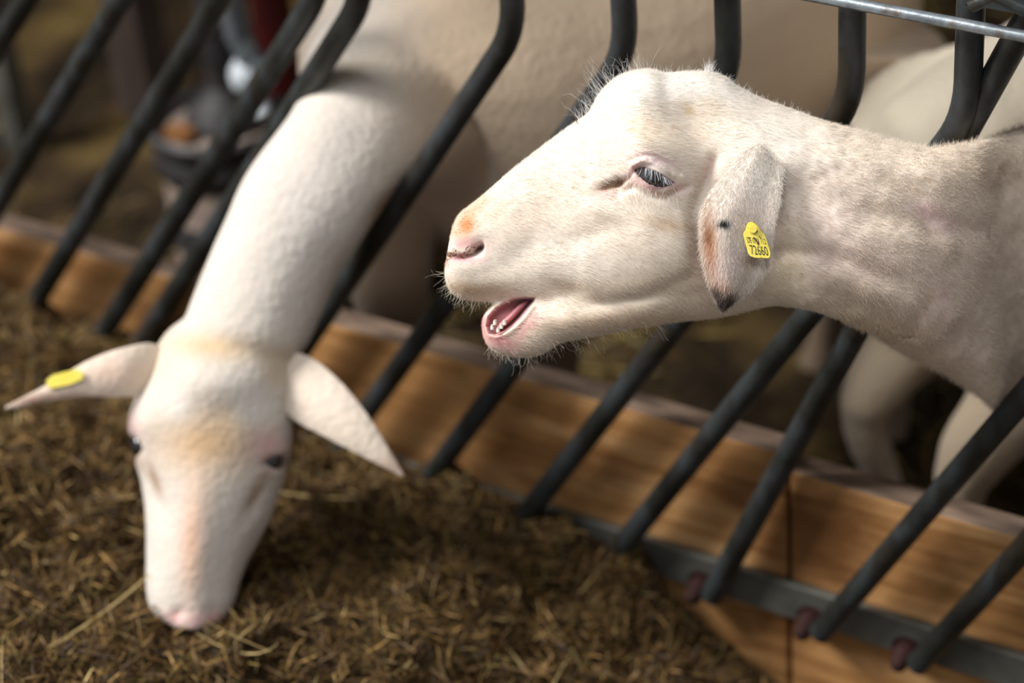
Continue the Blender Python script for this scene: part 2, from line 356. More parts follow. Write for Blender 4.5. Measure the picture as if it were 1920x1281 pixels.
# ------------------------------------------------------------------ background: drinker and posts
c = on_y(408, 214, .52); cx, cy = c[0], c[1]; zt = c[2]
print('drinker', c)
M_dk = noise_mat('dark_rubber', [(.3, (.012, .011, .012)), (.7, (.05, .045, .048))], (1, 1, 1), 30, 5, rough=.55, bump=.3)
M_conc = noise_mat('stained_concrete', [(.3, (.17, .125, .10)), (.7, (.36, .28, .23))], (1, 1, 1), 18, 6, rough=.85, bump=.5)
M_white = noise_mat('whitish_plastic', [(.3, (.45, .5, .55)), (.6, (.75, .80, .84))], (1, 1, 1), 14, 3, rough=.4, bump=.05)
M_red = noise_mat('dark_red_paint', [(.3, (.05, .006, .006)), (.7, (.12, .012, .012))], (1, 1, 1), 10, 4, rough=.5)
dr = empty('drinker_pedestal', (cx, cy, 0), 'round dark drinker on a banded concrete pedestal behind the fence', 'drinker')
MB().lathe((cx, cy, 0), [(.086, 0), (.088, .01), (.088, zt-.03), (.08, zt-.02)], 40).build('pedestal', M_conc, dr, True)
for z, r, h in ((zt-.055, .097, .042), (zt-.165, .094, .05), (zt-.27, .096, .045)):
    if z > .03: MB().lathe((cx, cy, z), [(r-.006, -h/2), (r, -h/4), (r, h/4), (r-.006, h/2)], 40).build('band', M_dk, dr, True)
m = MB(); m.lathe((cx, cy, zt-.02), [(.095, -.01), (.101, 0), (.101, .014), (.094, .020), (.086, .012), (.078, -.002), (.02, -.004)], 40); m.build('bowl', M_dk, dr, True)
m = MB(); m.box((cx-.028, cy-.05, zt-.012), (.02, .014, .008)); m.build('wooden_wedge', M_wood, dr, False, .002)
pp = empty('steel_post', (cx+.02, cy+.04, zt-.02), 'dark steel post rising from the round drinker, with galvanised bracket', 'post')
px0, py0 = cx+.0, cy+.02
MB().tube([(px0, py0, zt-.02), (px0-.0, py0, zt+.9)], .021, 20).build('pole', M_dk, pp, True)
m = MB(); m.lathe((px0, py0, zt-.012), [(.06, 0), (.055, .012), (.035, .03), (.022, .05)], 32); m.build('base_flange', M_dk, pp, True)
def at(px, py, dd=0): return on_y(px, py, py0-.03+dd)
m = MB(); a, b, c2 = at(425, -20), at(450, 70), at(470, 110)
m.tube([a, b], .020, 6); m.tube([b, c2], .018, 12); m.tube([at(462, 95), at(488, 128)], .014, 10)
m.build('bracket', M_galv, pp, True)
m = MB(); kc = at(466, 142); m.lathe(kc, [(.004, -.026), (.016, -.023), (.024, -.012), (.026, 0), (.024, .012), (.016, .022), (.004, .026)], 28, (.5, -.5, -.6)); m.build('knob', M_white, pp, True)
m = MB(); kc = at(492, 205); m.lathe(kc, [(.003, -.014), (.010, -.010), (.013, 0), (.010, .010), (.003, .014)], 20, (.5, -.5, -.6)); m.build('small_knob', M_white, pp, True)
rp = on_y(515, 60, .62)
o = MB().box((rp[0], .62, (rp[2]+.35)/2), (.022, .02, (rp[2]+.35)/2)).build('red_post', M_red, None, False, .003); tag(o, 'dark red painted post behind the steel post', 'post')
tp = on_y(265, 120, .95)
M_old = noise_mat('old_timber', [(.3, (.05, .035, .03)), (.7, (.15, .11, .095))], (6, 6, 1), 6, 6, rough=.85)
o = MB().box((tp[0], .95, .7), (.035, .035, .7)).build('timber_post', M_old, None, False, .004); tag(o, 'brown timber post standing in the straw, left of the drinker', 'post')
tp = on_y(12, 150, .75)
o = MB().box((tp[0], .75, .7), (.02, .02, .7)).build('grey_post', M_rail, None, False, .003); tag(o, 'thin grey post at the far left edge behind the bars', 'post')
o = MB().tube([on_y(665, 560, .03), on_y(700, 585, .03), on_y(760, 640, .03)], .008, 10)

# ------------------------------------------------------------------ sheep colours
CREAM = np.array((.83, .73, .615)); WHITE = np.array((.90, .855, .79)); PINK = np.array((.74, .44, .41)); TAN = np.array((.53, .36, .21)); ORANGE = np.array((.54, .23, .08)); BROWN = np.array((.30, .17, .10)); DARK = np.array((.05, .035, .03))
def paint(x, y, base, blobs, P=None):
    C = np.repeat(np.array(base)[None, :], len(x), 0)
    for (cx_, cy_, rx, ry, rot, col, s) in blobs:
        m_ = np.clip(blob(x, y, cx_, cy_, rx, ry, rot)*s, 0, 1)[:, None]; C = C*(1-m_)+np.array(col)*m_
    return C

# ------------------------------------------------------------------ the bleating sheep
D0 = 2.07; S = D0/FPX
def st_px(t, b, hw, e=2.2, k=0., d=D0, sv=None, db=None):
    a, c_ = W(t[0], t[1], d), W(b[0], b[1], db or d)
    side = (FW if sv is None else np.array(sv))*hw*d/FPX
    return ((a+c_)/2, (a-c_)/2, side, e, k)
head = [st_px((843, 452), (837, 484), 12), st_px((849, 425), (834, 512), 34), st_px((862, 400), (840, 540), 45), st_px((885, 382), (860, 559), 50), st_px((915, 358), (893, 566), 53),
        st_px((950, 327), (930, 566), 56, 2.3), st_px((1000, 288), (970, 566), 60, 2.4), st_px((1050, 250), (1020, 570), 68, 2.4), st_px((1088, 224), (1070, 585), 80, 2.3, .1),
        st_px((1104, 212), (1095, 600), 86, 2.3, .15), st_px((1126, 174), (1125, 606), 94, 2.3, .2), st_px((1156, 146), (1165, 612), 104, 2.3, .25), st_px((1188, 134), (1205, 614), 112, 2.3, .28), st_px((1218, 131), (1240, 608), 111, 2.3, .25), st_px((1245, 137), (1275, 603), 108, 2.2, .22),
        st_px((1282, 135), (1320, 598), 102, 2.2, .15), st_px((1318, 134), (1362, 592), 98, 2.2, .1), st_px((1352, 141), (1405, 582), 98, 2.1, .05),
        st_px((1380, 160), (1450, 572), 100, 2.1), st_px((1425, 184), (1495, 578), 104, 2.1, 0), st_px((1470, 201), (1540, 588), 110, 2.1, -.02), st_px((1530, 220), (1590, 608), 118, 2.1, -.05, 2.07, None, 2.075),
        st_px((1600, 243), (1650, 636), 124, 2.1, -.1, 2.066, None, 2.09), st_px((1670, 266), (1720, 672), 130, 2.1, -.1, 2.06, None, 2.115), st_px((1745, 277), (1790, 710), 118, 2.1, -.1, 2.05, None, 2.15), st_px((1815, 270), (1850, 750), 104, 2.1, -.1, 2.055, None, 2.19), st_px((1885, 248), (1900, 788), 92, 2.1, -.1, 2.075, None, 2.29),
        ((.585, .085, .715), (0, .01, .155), (-.072, .055, 0), 2.1, 0), ((.65, .17, .695), (0, .01, .175), (-.10, .075, 0), 2.1, 0), ((.76, .28, .66), (0, 0, .20), (-.125, .09, 0), 2.2, 0), ((.90, .44, .63), (0, 0, .21), (-.15, .10, 0), 2.2, 0),
        ((1.06, .68, .63), (0, 0, .215), (-.165, .11, 0), 2.2, 0), ((1.2, .90, .65), (0, 0, .195), (-.15, .10, 0), 2.2, 0), ((1.28, 1.02, .67), (0, 0, .13), (-.10, .07, 0), 2.1, 0), ((1.31, 1.06, .67), (0, 0, .04), (-.04, .03, 0), 2, 0)]
jaw = [st_px((904, 596), (904, 622), 12), st_px((911, 584), (913, 646), 26), st_px((926, 572), (930, 660), 35), st_px((948, 562), (958, 669), 40), st_px((975, 558), (990, 670), 44), st_px((1000, 560), (1020, 661), 47),
       st_px((1030, 555), (1045, 645), 50), st_px((1060, 550), (1075, 637), 54), st_px((1120, 545), (1125, 628), 50), st_px((1180, 535), (1190, 615), 40), st_px((1240, 520), (1250, 590), 20)]
m = MB(); m.add(*loft(head, 4, 48)); m.add(*loft(jaw, 4, 32))
def leg(m, pts, rad):
    st = []
    for i, (p, r) in enumerate(zip(pts, rad)):
        t = np.array(pts[min(i+1, len(pts)-1)])-np.array(pts[max(i-1, 0)]); t = t/np.linalg.norm(t); a = np.cross(t, [0, 1, 0.1]); a /= np.linalg.norm(a); b = np.cross(t, a)
        st.append((p, a*r, b*r*1.0, 2, 0))
    m.add(*loft(st, 4, 20))
def foreleg(m, x, y, dx=0, dy=0):
    leg(m, [(x+dx*.3, y+dy*.3, .60), (x, y, .45), (x-dx*.1, y-dy*.1, .30), (x, y, .16), (x, y, .06), (x-dx*.1, y-dy*.1, .014)], [.075, .055, .034, .022, .024, .030])
def hindleg(m, x, y, fx, fy):
    leg(m, [(x, y, .62), (x+fx*.05, y+fy*.05, .46), (x+fx*.0, y+fy*.0, .36), (x-fx*.10, y-fy*.10, .26), (x-fx*.07, y-fy*.07, .12), (x-fx*.06, y-fy*.06, .05), (x-fx*.05, y-fy*.05, .014)], [.11, .095, .065, .032, .022, .024, .03])
foreleg(m, .70, .33); foreleg(m, .90, .22); hindleg(m, 1.06, .90, -.55, -.83); hindleg(m, 1.27, .78, -.55, -.83)
me = remesh(m, .0026, 4)
# refine the face
V = get_v(me); x, y, z = PX(V); near = z < D0
reg = ((blob(x, y, 1226, 335, 62, 48) > .37) | ((np.abs(x-1145) < 45) & (np.abs(y-347) < 28)) | ((x < 1020) & (y > 420) & (x > 820) & (y < 680))) & near & (x < 1400)
bm = bmesh.new(); bm.from_mesh(me); bm.verts.ensure_lookup_table()
edges = [e for e in bm.edges if reg[e.verts[0].index] and reg[e.verts[1].index]]
bmesh.ops.subdivide_edges(bm, edges=edges, cuts=2, use_grid_fill=True, smooth=.0)
bmesh.ops.triangulate(bm, faces=[f for f in bm.faces if len(f.verts) > 4]); bm.to_mesh(me); bm.free()
V = get_v(me); x, y, z = PX(V); nrm = get_n(me); hd = sm(-x, -1960, -1860)
# mirrored features: projected coordinates for the far side too
ny = nrm @ FW; side = np.where(z < D0+.0, -1., 1.); face = np.clip(np.abs(ny)*1.6-.15, 0, 1)*sm(-x, -1920, -1850)
MM = .001
EYE = (1226, 334)
disp = (blob(x, y, 1222, 300, 62, 46, 15)*10 + blob(x, y, 1255, 480, 110, 80, 10)*7 + blob(x, y, 1195, 268, 60, 16, 20)*3 - blob(x, y, 1300, 225, 60, 26, 20)*5
        - blob(x, y, 1110, 440, 70, 22, -20)*3 - blob(x, y, 1330, 440, 26, 90, 15)*6 + blob(x, y, 1412, 300, 60, 62)*8 + blob(x, y, 885, 440, 26, 14, -8)*2.5 + blob(x, y, 880, 500, 40, 16)*2.5
        - blob(x, y, 985, 470, 60, 26, -30)*2 + blob(x, y, 1130, 395, 50, 14, 20)*2.5 + blob(x, y, 920, 530, 60, 22, 5)*3 + blob(x, y, 1010, 605, 36, 34)*2 - blob(x, y, 1070, 545, 46, 16, 15)*4
        - blob(x, y, 1320, 350, 28, 40)*4 - blob(x, y, 1180, 560, 120, 12, -5)*2)
def line_f(pts, wd): d_, t_ = polyline_d(x, y, pts); return np.exp(-(d_/wd)**2), t_
for pts, wd, a in [([(1500, 360), (1620, 400), (1760, 420), (1880, 430)], 26, -5), ([(1560, 520), (1700, 560), (1850, 640)], 30, 5), ([(1480, 300), (1600, 300), (1760, 330), (1900, 330)], 30, 4), ([(1470, 470), (1560, 480), (1680, 520), (1760, 600)], 18, -4),
                   ([(1290, 520), (1200, 560), (1080, 580), (1010, 575)], 14, -2.0), ([(1740, 560), (1700, 640)], 16, -4), ([(1660, 330), (1720, 380), (1740, 440)], 14, -3),
                   ([(1340, 300), (1300, 400), (1310, 480)], 14, -4), ([(1160, 360), (1190, 350), (1240, 372), (1290, 350)], 8, -2.5)]:
    g, _ = line_f(pts, wd); disp = disp+a*g
V = V + (side*disp*face*MM)[:, None]*FW
# tear pit
x, y, z = PX(V)
m_ = blob(x, y, 1146, 348, 26, 9, -18)+.7*blob(x, y, 1160, 342, 10, 10); V = V+(-side*np.clip(m_, 0, 1)*face*6*MM)[:, None]*FW
g, t_ = polyline_d(x, y, [(1162, 345), (1178, 334), (1192, 320)]); V = V+(-side*np.exp(-(g/5)**2)*face*2*MM)[:, None]*FW
# nostril slit
g, t_ = polyline_d(x, y, [(834, 480), (852, 483), (872, 482), (888, 475), (898, 467), (903, 463)])
nd = np.exp(-(g/np.interp(t_, [0, .6, .85, 1], [4.5, 5, 7.5, 6]))**2)*sm(-x, -912, -904); V = V+(-side*nd*np.interp(t_, [0, .5, .9], [4, 6, 12])*face*MM)[:, None]*FW
# mouth opening on the near side of the lower jaw
MOUTH = [(1004, 557), (985, 556), (962, 558), (944, 566), (927, 578), (914, 594), (911, 612), (917, 626), (929, 630), (944, 626), (962, 614), (978, 598), (992, 580), (1002, 566)]
zn = z < D0+.012
sdm = poly_sd(x, y, MOUTH); inm = sm(sdm, -1.5, 9); V = V+((inm*zn*17*MM)[:, None])*FW
rim = np.exp(-((sdm+3)/4.5)**2)*(z < D0)*(y > 575); V = V-((rim*1.6*MM)[:, None])*FW
# eye: find the surface, lay lids round the ball
x, y, z = PX(V); ns = (np.hypot(x-EYE[0], y-EYE[1]) < 60) & (z < D0)
zs = np.median(z[ns & (np.hypot(x-EYE[0], y-EYE[1]) < 12)])
RE = .0150; ec = W(EYE[0]+2, EYE[1]-7, zs+RE*.80)
UPL = [(1190, 319), (1198, 314), (1210, 314), (1224, 319), (1240, 328), (1252, 336), (1263, 342)]; LOL = [(1263, 342), (1258, 348), (1246, 351), (1232, 351), (1218, 346), (1206, 337), (1197, 328), (1190, 319)]
ALM = UPL+LOL[1:-1]
sde = poly_sd(x, y, ALM)
ecx, ecy, ecz = PX(ec[None, :]); rr = np.hypot(x-ecx, y-ecy)*ecz/FPX
front = ecz-np.sqrt(np.maximum((RE+.0016)**2-rr**2, 0))      # depth of the lid shell
wl = (1-sm(np.hypot((x-EYE[0])/1.35, y-EYE[1]), 18, 40))*ns
tgt = np.minimum(front, zs+.002)
znew = z*(1-wl)+tgt*wl
fold = np.exp(-(polyline_d(x, y, [(1184, 312), (1200, 303), (1222, 305), (1244, 316), (1262, 330)])[0]/4.5)**2); znew = znew-fold*ns*.0022
crease = np.exp(-(polyline_d(x, y, [(1180, 300), (1200, 291), (1226, 293), (1254, 306), (1274, 326)])[0]/4)**2); znew = znew+crease*ns*.0018
lowf = np.exp(-(polyline_d(x, y, [(1194, 330), (1206, 345), (1222, 356), (1244, 360), (1262, 353)])[0]/4)**2); znew = znew-lowf*ns*.0012
znew = np.where(ns & (sde > 0), ecz-np.sqrt(np.maximum((RE-.004)**2-np.minimum(rr, RE-.005)**2, 0)), znew)
sel = ns
V[sel] = V[sel]+FW[None, :]*(znew-z)[sel][:, None]
# far eye: plain hollow with its own ball
nf = (np.hypot(x-EYE[0], y-EYE[1]) < 30) & (z > D0)
zf = np.median(z[nf & (np.hypot(x-EYE[0], y-EYE[1]) < 14)])
put_v(me, V)
# soft wool unevenness on the neck
V = get_v(me); nrm = get_n(me); x, y, z = PX(V)
wn = (vnoise(V, 60, 4)-.5)*.003+(vnoise(V, 150, 5)-.5)*.0016+(vnoise(V, 18, 6)-.5)*.004
V = V+nrm*(wn*(.12+.88*sm(x, 1430, 1600)))[:, None]; put_v(me, V)
def main_color(P, fur=False):
    x, y, z = PX(P)
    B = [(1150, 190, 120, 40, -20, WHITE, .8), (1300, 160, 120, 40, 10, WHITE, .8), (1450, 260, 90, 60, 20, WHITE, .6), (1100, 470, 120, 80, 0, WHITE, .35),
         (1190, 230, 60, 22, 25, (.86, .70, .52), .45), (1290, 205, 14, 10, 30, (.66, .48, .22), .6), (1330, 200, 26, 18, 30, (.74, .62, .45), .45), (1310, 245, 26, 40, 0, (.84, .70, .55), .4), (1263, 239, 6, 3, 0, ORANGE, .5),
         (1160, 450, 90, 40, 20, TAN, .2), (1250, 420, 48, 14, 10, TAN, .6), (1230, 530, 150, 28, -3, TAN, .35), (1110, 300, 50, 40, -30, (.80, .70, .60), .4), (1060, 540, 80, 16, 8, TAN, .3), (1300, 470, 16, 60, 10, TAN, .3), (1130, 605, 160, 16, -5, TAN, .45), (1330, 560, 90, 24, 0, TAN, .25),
         (1000, 400, 70, 34, -30, (.70, .55, .42), .35), (895, 388, 40, 13, -38, ORANGE, .6), (874, 424, 18, 25, 20, ORANGE, 1.1), (856, 440, 14, 14, 0, TAN, .9), (925, 400, 30, 12, -35, TAN, .35), (870, 457, 38, 13, 5, PINK, 1.0), (868, 487, 34, 8, 0, (.70, .36, .37), 1.0),
         (900, 466, 9, 6, -20, (.13, .04, .04), .95), (872, 478, 22, 3.0, -3, (.34, .14, .13), .85), (843, 475, 9, 4, 0, BROWN, .9), (838, 490, 5, 14, 0, BROWN, .55),
         (880, 543, 52, 15, 5, TAN, .85), (935, 536, 34, 16, 10, TAN, .3), (965, 645, 46, 18, 10, TAN, .30), (935, 640, 36, 14, 20, (.70, .37, .35), 1.1), (985, 615, 34, 10, -50, (.70, .38, .36), .9), (906, 605, 10, 30, 0, (.70, .37, .35), 1.1),
         (1225, 300, 44, 14, 15, (.85, .66, .66), .75), (1262, 352, 26, 14, 0, PINK, .55), (1215, 350, 36, 9, 28, PINK, .75), (1190, 318, 16, 9, 35, (.72, .45, .45), .8), (1180, 335, 22, 12, -30, PINK, .4), (1135, 362, 26, 9, -10, PINK, .7),
         (1146, 347, 25, 9, -20, (.42, .25, .14), .85), (1162, 340, 9, 9, 0, BROWN, .8), (1150, 330, 30, 8, -10, WHITE, .3),
         (1330, 320, 14, 30, 15, PINK, .35), (1320, 480, 20, 70, 10, PINK, .3), (1745, 400, 34, 18, 25, (.84, .56, .58), .8), (1770, 425, 26, 20, 30, (.80, .56, .56), .5), (1765, 560, 20, 30, -20, (.82, .54, .56), .7), (1740, 600, 40, 22, 30, (.74, .50, .46), .45),
         (1540, 430, 70, 90, 10, (.82, .62, .60), .32), (1640, 500, 140, 50, 15, (.74, .58, .52), .45), (1480, 490, 26, 80, 12, (.76, .66, .42), .5), (1700, 640, 220, 50, 28, TAN, .6), (1860, 560, 170, 220, 0, (.64, .50, .40), .6), (1180, 600, 160, 30, -5, TAN, .4), (1860, 320, 120, 50, 0, TAN, .25), (1900, 240, 60, 22, -15, (.36, .26, .19), .75), (1880, 560, 130, 130, 0, (.70, .60, .50), .5)]  # tan blobs over the lower and right neck put its shade into the colour
    for a, b in [(1350, 133), (1300, 155), (1375, 252), (1375, 275), (1380, 350), (1452, 314), (1658, 366), (1640, 358), (1503, 515), (1095, 329), (1078, 345), (1082, 355), (1070, 352), (1093, 333), (1040, 356), (1030, 352), (1012, 412)]:
        B.append((a, b, 2.6, 1.8, random.uniform(0, 90), BROWN, .85))
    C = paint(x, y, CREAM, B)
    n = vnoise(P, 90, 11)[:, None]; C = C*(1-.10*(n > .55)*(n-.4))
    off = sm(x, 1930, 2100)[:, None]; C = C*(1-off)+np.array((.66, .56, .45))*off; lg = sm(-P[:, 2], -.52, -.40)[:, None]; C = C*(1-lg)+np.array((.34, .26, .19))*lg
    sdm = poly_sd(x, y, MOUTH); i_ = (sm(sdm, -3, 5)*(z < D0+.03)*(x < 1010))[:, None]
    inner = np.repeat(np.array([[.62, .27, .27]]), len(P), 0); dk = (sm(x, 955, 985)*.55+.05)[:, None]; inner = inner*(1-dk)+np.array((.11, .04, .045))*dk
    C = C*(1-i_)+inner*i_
    sde = poly_sd(x, y, ALM); e_ = (np.exp(-((sde)/4.0)**2)*(z < D0))[:, None]; C = C*(1-e_*.75)+np.array((.42, .22, .22))*e_*.75
    return C
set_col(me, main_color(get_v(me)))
sheep = empty('sheep', (.9, .5, 0), 'cream sheep bleating with open mouth, head in sharp focus in front of the fence', 'sheep')
def attach(name, me, m, parent):
    put_v(me, get_v(me)-world_loc(parent)); me.polygons.foreach_set('use_smooth', np.ones(len(me.polygons), bool)); me.materials.clear(); me.materials.append(m)
    o = bpy.data.objects.new(name, me); COL.objects.link(o); o.parent = parent; return o
body_world = get_v(me).copy(); body = attach('body', me, M_skin, sheep)

def ball(name, c, r, m, parent, n=40, sc=(1, 1, 1)):
    mb_ = MB(); prof = [(max(r*math.sin(math.pi*k/24), 1e-5), -r*math.cos(math.pi*k/24)) for k in range(25)]
    mb_.lathe(c, prof, n, -FW); return mb_.build(name, m, parent, True)
def eye_mat():
    m = bpy.data.materials['eyeball_wet']; b = m.node_tree.nodes['Principled BSDF']
    tc = N(m, 'ShaderNodeTexCoord'); vs = N(m, 'ShaderNodeVectorMath', operation='DOT_PRODUCT'); vs.inputs[1].default_value = tuple(-(FW*1.0+RT*.05-UP*(-.42))/np.linalg.norm(FW-UP*(-.42)+RT*.05))
    g = N(m, 'ShaderNodeVectorMath', operation='NORMALIZE'); sub = N(m, 'ShaderNodeVectorMath', operation='SUBTRACT'); sub.inputs[1].default_value = tuple(ec-world_loc(sheep))
    L(m, tc.outputs['Object'], sub.inputs[0]); L(m, sub.outputs[0], g.inputs[0]); L(m, g.outputs[0], vs.inputs[0])
    r = N(m, 'ShaderNodeValToRGB'); e = r.color_ramp.elements; e[0].position = .35; e[0].color = (.30, .16, .12, 1); e[1].position = .47; e[1].color = (.62, .46, .30, 1)
    for p, c_ in ((.53, (.10, .09, .09)), (.64, (.055, .075, .10)), (.86, (.02, .03, .045)), (.93, (.004, .004, .006))): q = e.new(p); q.color = (*c_, 1)
    L(m, vs.outputs['Value'], r.inputs[0]); L(m, r.outputs[0], b.inputs['Base Color'])
ball('eyeball', ec, RE, M_eye, sheep)
M_eye2 = mat('eye_dark', (.02, .018, .018), .08, 0, .8)
ball('eyeball', W(EYE[0], EYE[1]-4, zf-RE*.75), RE, M_eye2, sheep)
eye_mat()

# ---- hair curves
def hair(name, roots, dirs, length, rad, cols, mtl, parent, pts=4, curl=.0, lift_end=0):
    n = len(roots); off = world_loc(parent)
    hc = bpy.data.hair_curves.new(name); hc.add_curves([pts]*n)
    t = np.linspace(0, 1, pts); length = np.broadcast_to(length, (n,))
    P = roots[:, None, :]+dirs[:, None, :]*(t[None, :, None]*length[:, None, None])
    P[:, :, 2] -= (t[None, :]**2)*length[:, None]*lift_end
    if curl:
        P += rng.normal(0, 1, (n, 1, 3))*curl*(t**2)[None, :, None]*length[:, None, None]
        P += rng.normal(0, .25, P.shape)*curl*t[None, :, None]*length[:, None, None]
    hc.attributes['position'].data.foreach_set('vector', (P-off).astype(np.float32).ravel())
    r = hc.attributes.get('radius') or hc.attributes.new('radius', 'FLOAT', 'POINT')
    R = np.broadcast_to(np.asarray(rad), (n,))[:, None]*(1-.75*t[None, :]); r.data.foreach_set('value', R.astype(np.float32).ravel())
    a = hc.attributes.new('Col', 'FLOAT_COLOR', 'CURVE'); c = np.ones((n, 4)); c[:, :3] = cols; a.data.foreach_set('color', c.astype(np.float32).ravel())
    o = bpy.data.objects.new(name, hc); COL.objects.link(o); hc.materials.append(mtl)
    if parent is not None: o.parent = parent
    return o
def sample(V, tri, nrm, n, wfun):
    a, b, c = V[tri[:, 0]], V[tri[:, 1]], V[tri[:, 2]]
    ar = np.linalg.norm(np.cross(b-a, c-a), axis=1)*wfun((a+b+c)/3); i = rng.choice(len(tri), n, p=ar/ar.sum())
    u, v = rng.random(n), rng.random(n); f = u+v > 1; u[f], v[f] = 1-u[f], 1-v[f]; w_ = 1-u-v
    P = a[i]*w_[:, None]+b[i]*u[:, None]+c[i]*v[:, None]; Nn = nrm[tri[i, 0]]*w_[:, None]+nrm[tri[i, 1]]*u[:, None]+nrm[tri[i, 2]]*v[:, None]
    return P, Nn/np.linalg.norm(Nn, axis=1)[:, None]
def tris(me):
    me.calc_loop_triangles(); a = np.empty(len(me.loop_triangles)*3, np.int32); me.loop_triangles.foreach_get('vertices', a); return a.reshape(-1, 3)
def comb(P, Nn, base2, jit=.25, rise=.35):
    D = base2[:, :1]*RT-base2[:, 1:2]*UP
    D = D-(np.sum(D*Nn, 1))[:, None]*Nn; D /= np.linalg.norm(D, axis=1)[:, None]+1e-9
    D = D+Nn*rise+rng.normal(0, jit, P.shape)*.6; return D/np.linalg.norm(D, axis=1)[:, None]
FUR = True
if FUR:
    T = tris(body.data); NR = get_n(body.data)
    def wf(c):
        x, y, z = PX(c); w_ = np.where(x < 1480, 1.0, np.where(x < 2000, .75, .10))
        w_ = w_*(1-np.clip(sm(poly_sd(x, y, MOUTH), -5, 1), 0, 1)*(z < D0+.03)); w_ = w_*np.where((sde_f := poly_sd(x, y, ALM)) > -5, np.where(z < D0, 0, 1), 1)
        w_ = w_*(1-.97*np.clip(blob(x, y, 868, 470, 34, 17, 0)*1.8, 0, 1))*(1-.85*np.clip(1.3*blob(x, y, 1742, 402, 34, 14, 28), 0, 1))*(1-.8*blob(x, y, 1766, 562, 16, 26, -20)); return w_*np.where(z > D0+.01, .45, 1)
    P, Nn = sample(body_world, T, NR, 260000, wf); x, y, z = PX(P)
    # hair lies back along the face, downwards on the cheek, curling round the eye
    bx = np.ones(len(P)); by = .25+.5*sm(y, 400, 560)*sm(x, 1000, 1150)-.2*sm(-y, -250, -150)
    nk = sm(x, 1430, 1520); by = by*(1-nk)+.45*nk
    rx_, ry_ = x-1226, y-334; rd = np.hypot(rx_, ry_); we = np.exp(-(rd/60)**2); bx = bx*(1-we)+we*rx_/(rd+1); by = by*(1-we)+we*(ry_/(rd+1)+.3)
    muz = sm(-x, -940, -860)*sm(y, 520, 560); by = by+muz*1.2
    sw = (vnoise(P, 45, 21)-.5)*.7; bx, by = bx*np.cos(sw)-by*np.sin(sw), bx*np.sin(sw)+by*np.cos(sw)
    wool = sm(x, 1480, 1700)
    D = comb(P, Nn, np.stack([bx, by], -1), .13, .16)
    D2 = Nn*.9+rng.normal(0, .75, P.shape); D2 /= np.linalg.norm(D2, axis=1)[:, None]
    D = D*(1-wool[:, None]*.75)+D2*wool[:, None]*.75; D /= np.linalg.norm(D, axis=1)[:, None]
    ln = rng.uniform(.0035, .0065, len(P))*(1-.35*sm(-x, -1000, -880))
    near_eye = np.exp(-((np.hypot(x-EYE[0], y-EYE[1]))/42)**2); ln = ln*(1-.6*near_eye)
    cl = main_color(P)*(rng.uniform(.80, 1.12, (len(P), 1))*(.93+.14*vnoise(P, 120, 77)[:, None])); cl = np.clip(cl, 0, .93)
    nz = blob(x, y, 870, 465, 40, 24) > .25; ln = np.where(nz, ln*.3, ln)
    hair('fur', P-Nn*.0003, D, ln, .00011, cl, M_hair, sheep, 4, .12)
    # longer guard hairs: forehead tuft, chin, throat, under the eye
    def tuft(n, path, rxy, dirpx, l0, l1, rad, name, colr, droop=.0, jit=.25, dep=(.0, .0)):
        pts = np.array(path, float); t_ = rng.random(n)*(len(pts)-1); i = np.minimum(t_.astype(int), len(pts)-2); f = (t_-i)[:, None]
        q = pts[i]*(1-f)+pts[i+1]*f; return q
# guard hairs placed on the nearest skin point
def skin_at(px_, py_, nearside=True):
    out = []; nn = []
    X, Y, Z = PX(body_world); k = (X < 2000) & ((Z < D0+.004) if nearside else (Z > -1)); idx = np.nonzero(k)[0]; X, Y, Z = X[k], Y[k], Z[k]
    for a, b in zip(px_, py_): j = np.argmin((X-a)**2+(Y-b)**2); out.append(body_world[idx[j]]); nn.append(NRM[idx[j]])
    return np.array(out), np.array(nn)
NRM = get_n(body.data)
def guard(name, spec):
    R, Dd, Ln, Rd, Cc = [], [], [], [], []
    for (path, n, dx, dy, jit, l0, l1, rad, c_, out) in spec:
        pts = np.array(path, float); t_ = rng.random(n)*(len(pts)-1); i = np.minimum(t_.astype(int), len(pts)-2); f = (t_-i)[:, None]; q = pts[i]*(1-f)+pts[i+1]*f+rng.normal(0, 3, (n, 2))
        p, nn = skin_at(q[:, 0], q[:, 1]); d = (dx+rng.normal(0, jit, n))[:, None]*RT-(dy+rng.normal(0, jit, n))[:, None]*UP+rng.normal(0, jit*.6, n)[:, None]*FW+nn*out
        R.append(p); Dd.append(d/np.linalg.norm(d, axis=1)[:, None]); Ln.append(rng.uniform(l0, l1, n)*S); Rd.append(np.full(n, rad)); Cc.append(np.repeat(np.array([c_]), n, 0)*rng.uniform(.8, 1.1, (n, 1)))
    return hair(name, np.concatenate(R), np.concatenate(Dd), np.concatenate(Ln), np.concatenate(Rd), np.clip(np.concatenate(Cc), 0, .95), M_hair, sheep, 6, .22)
WH = (.88, .86, .84)
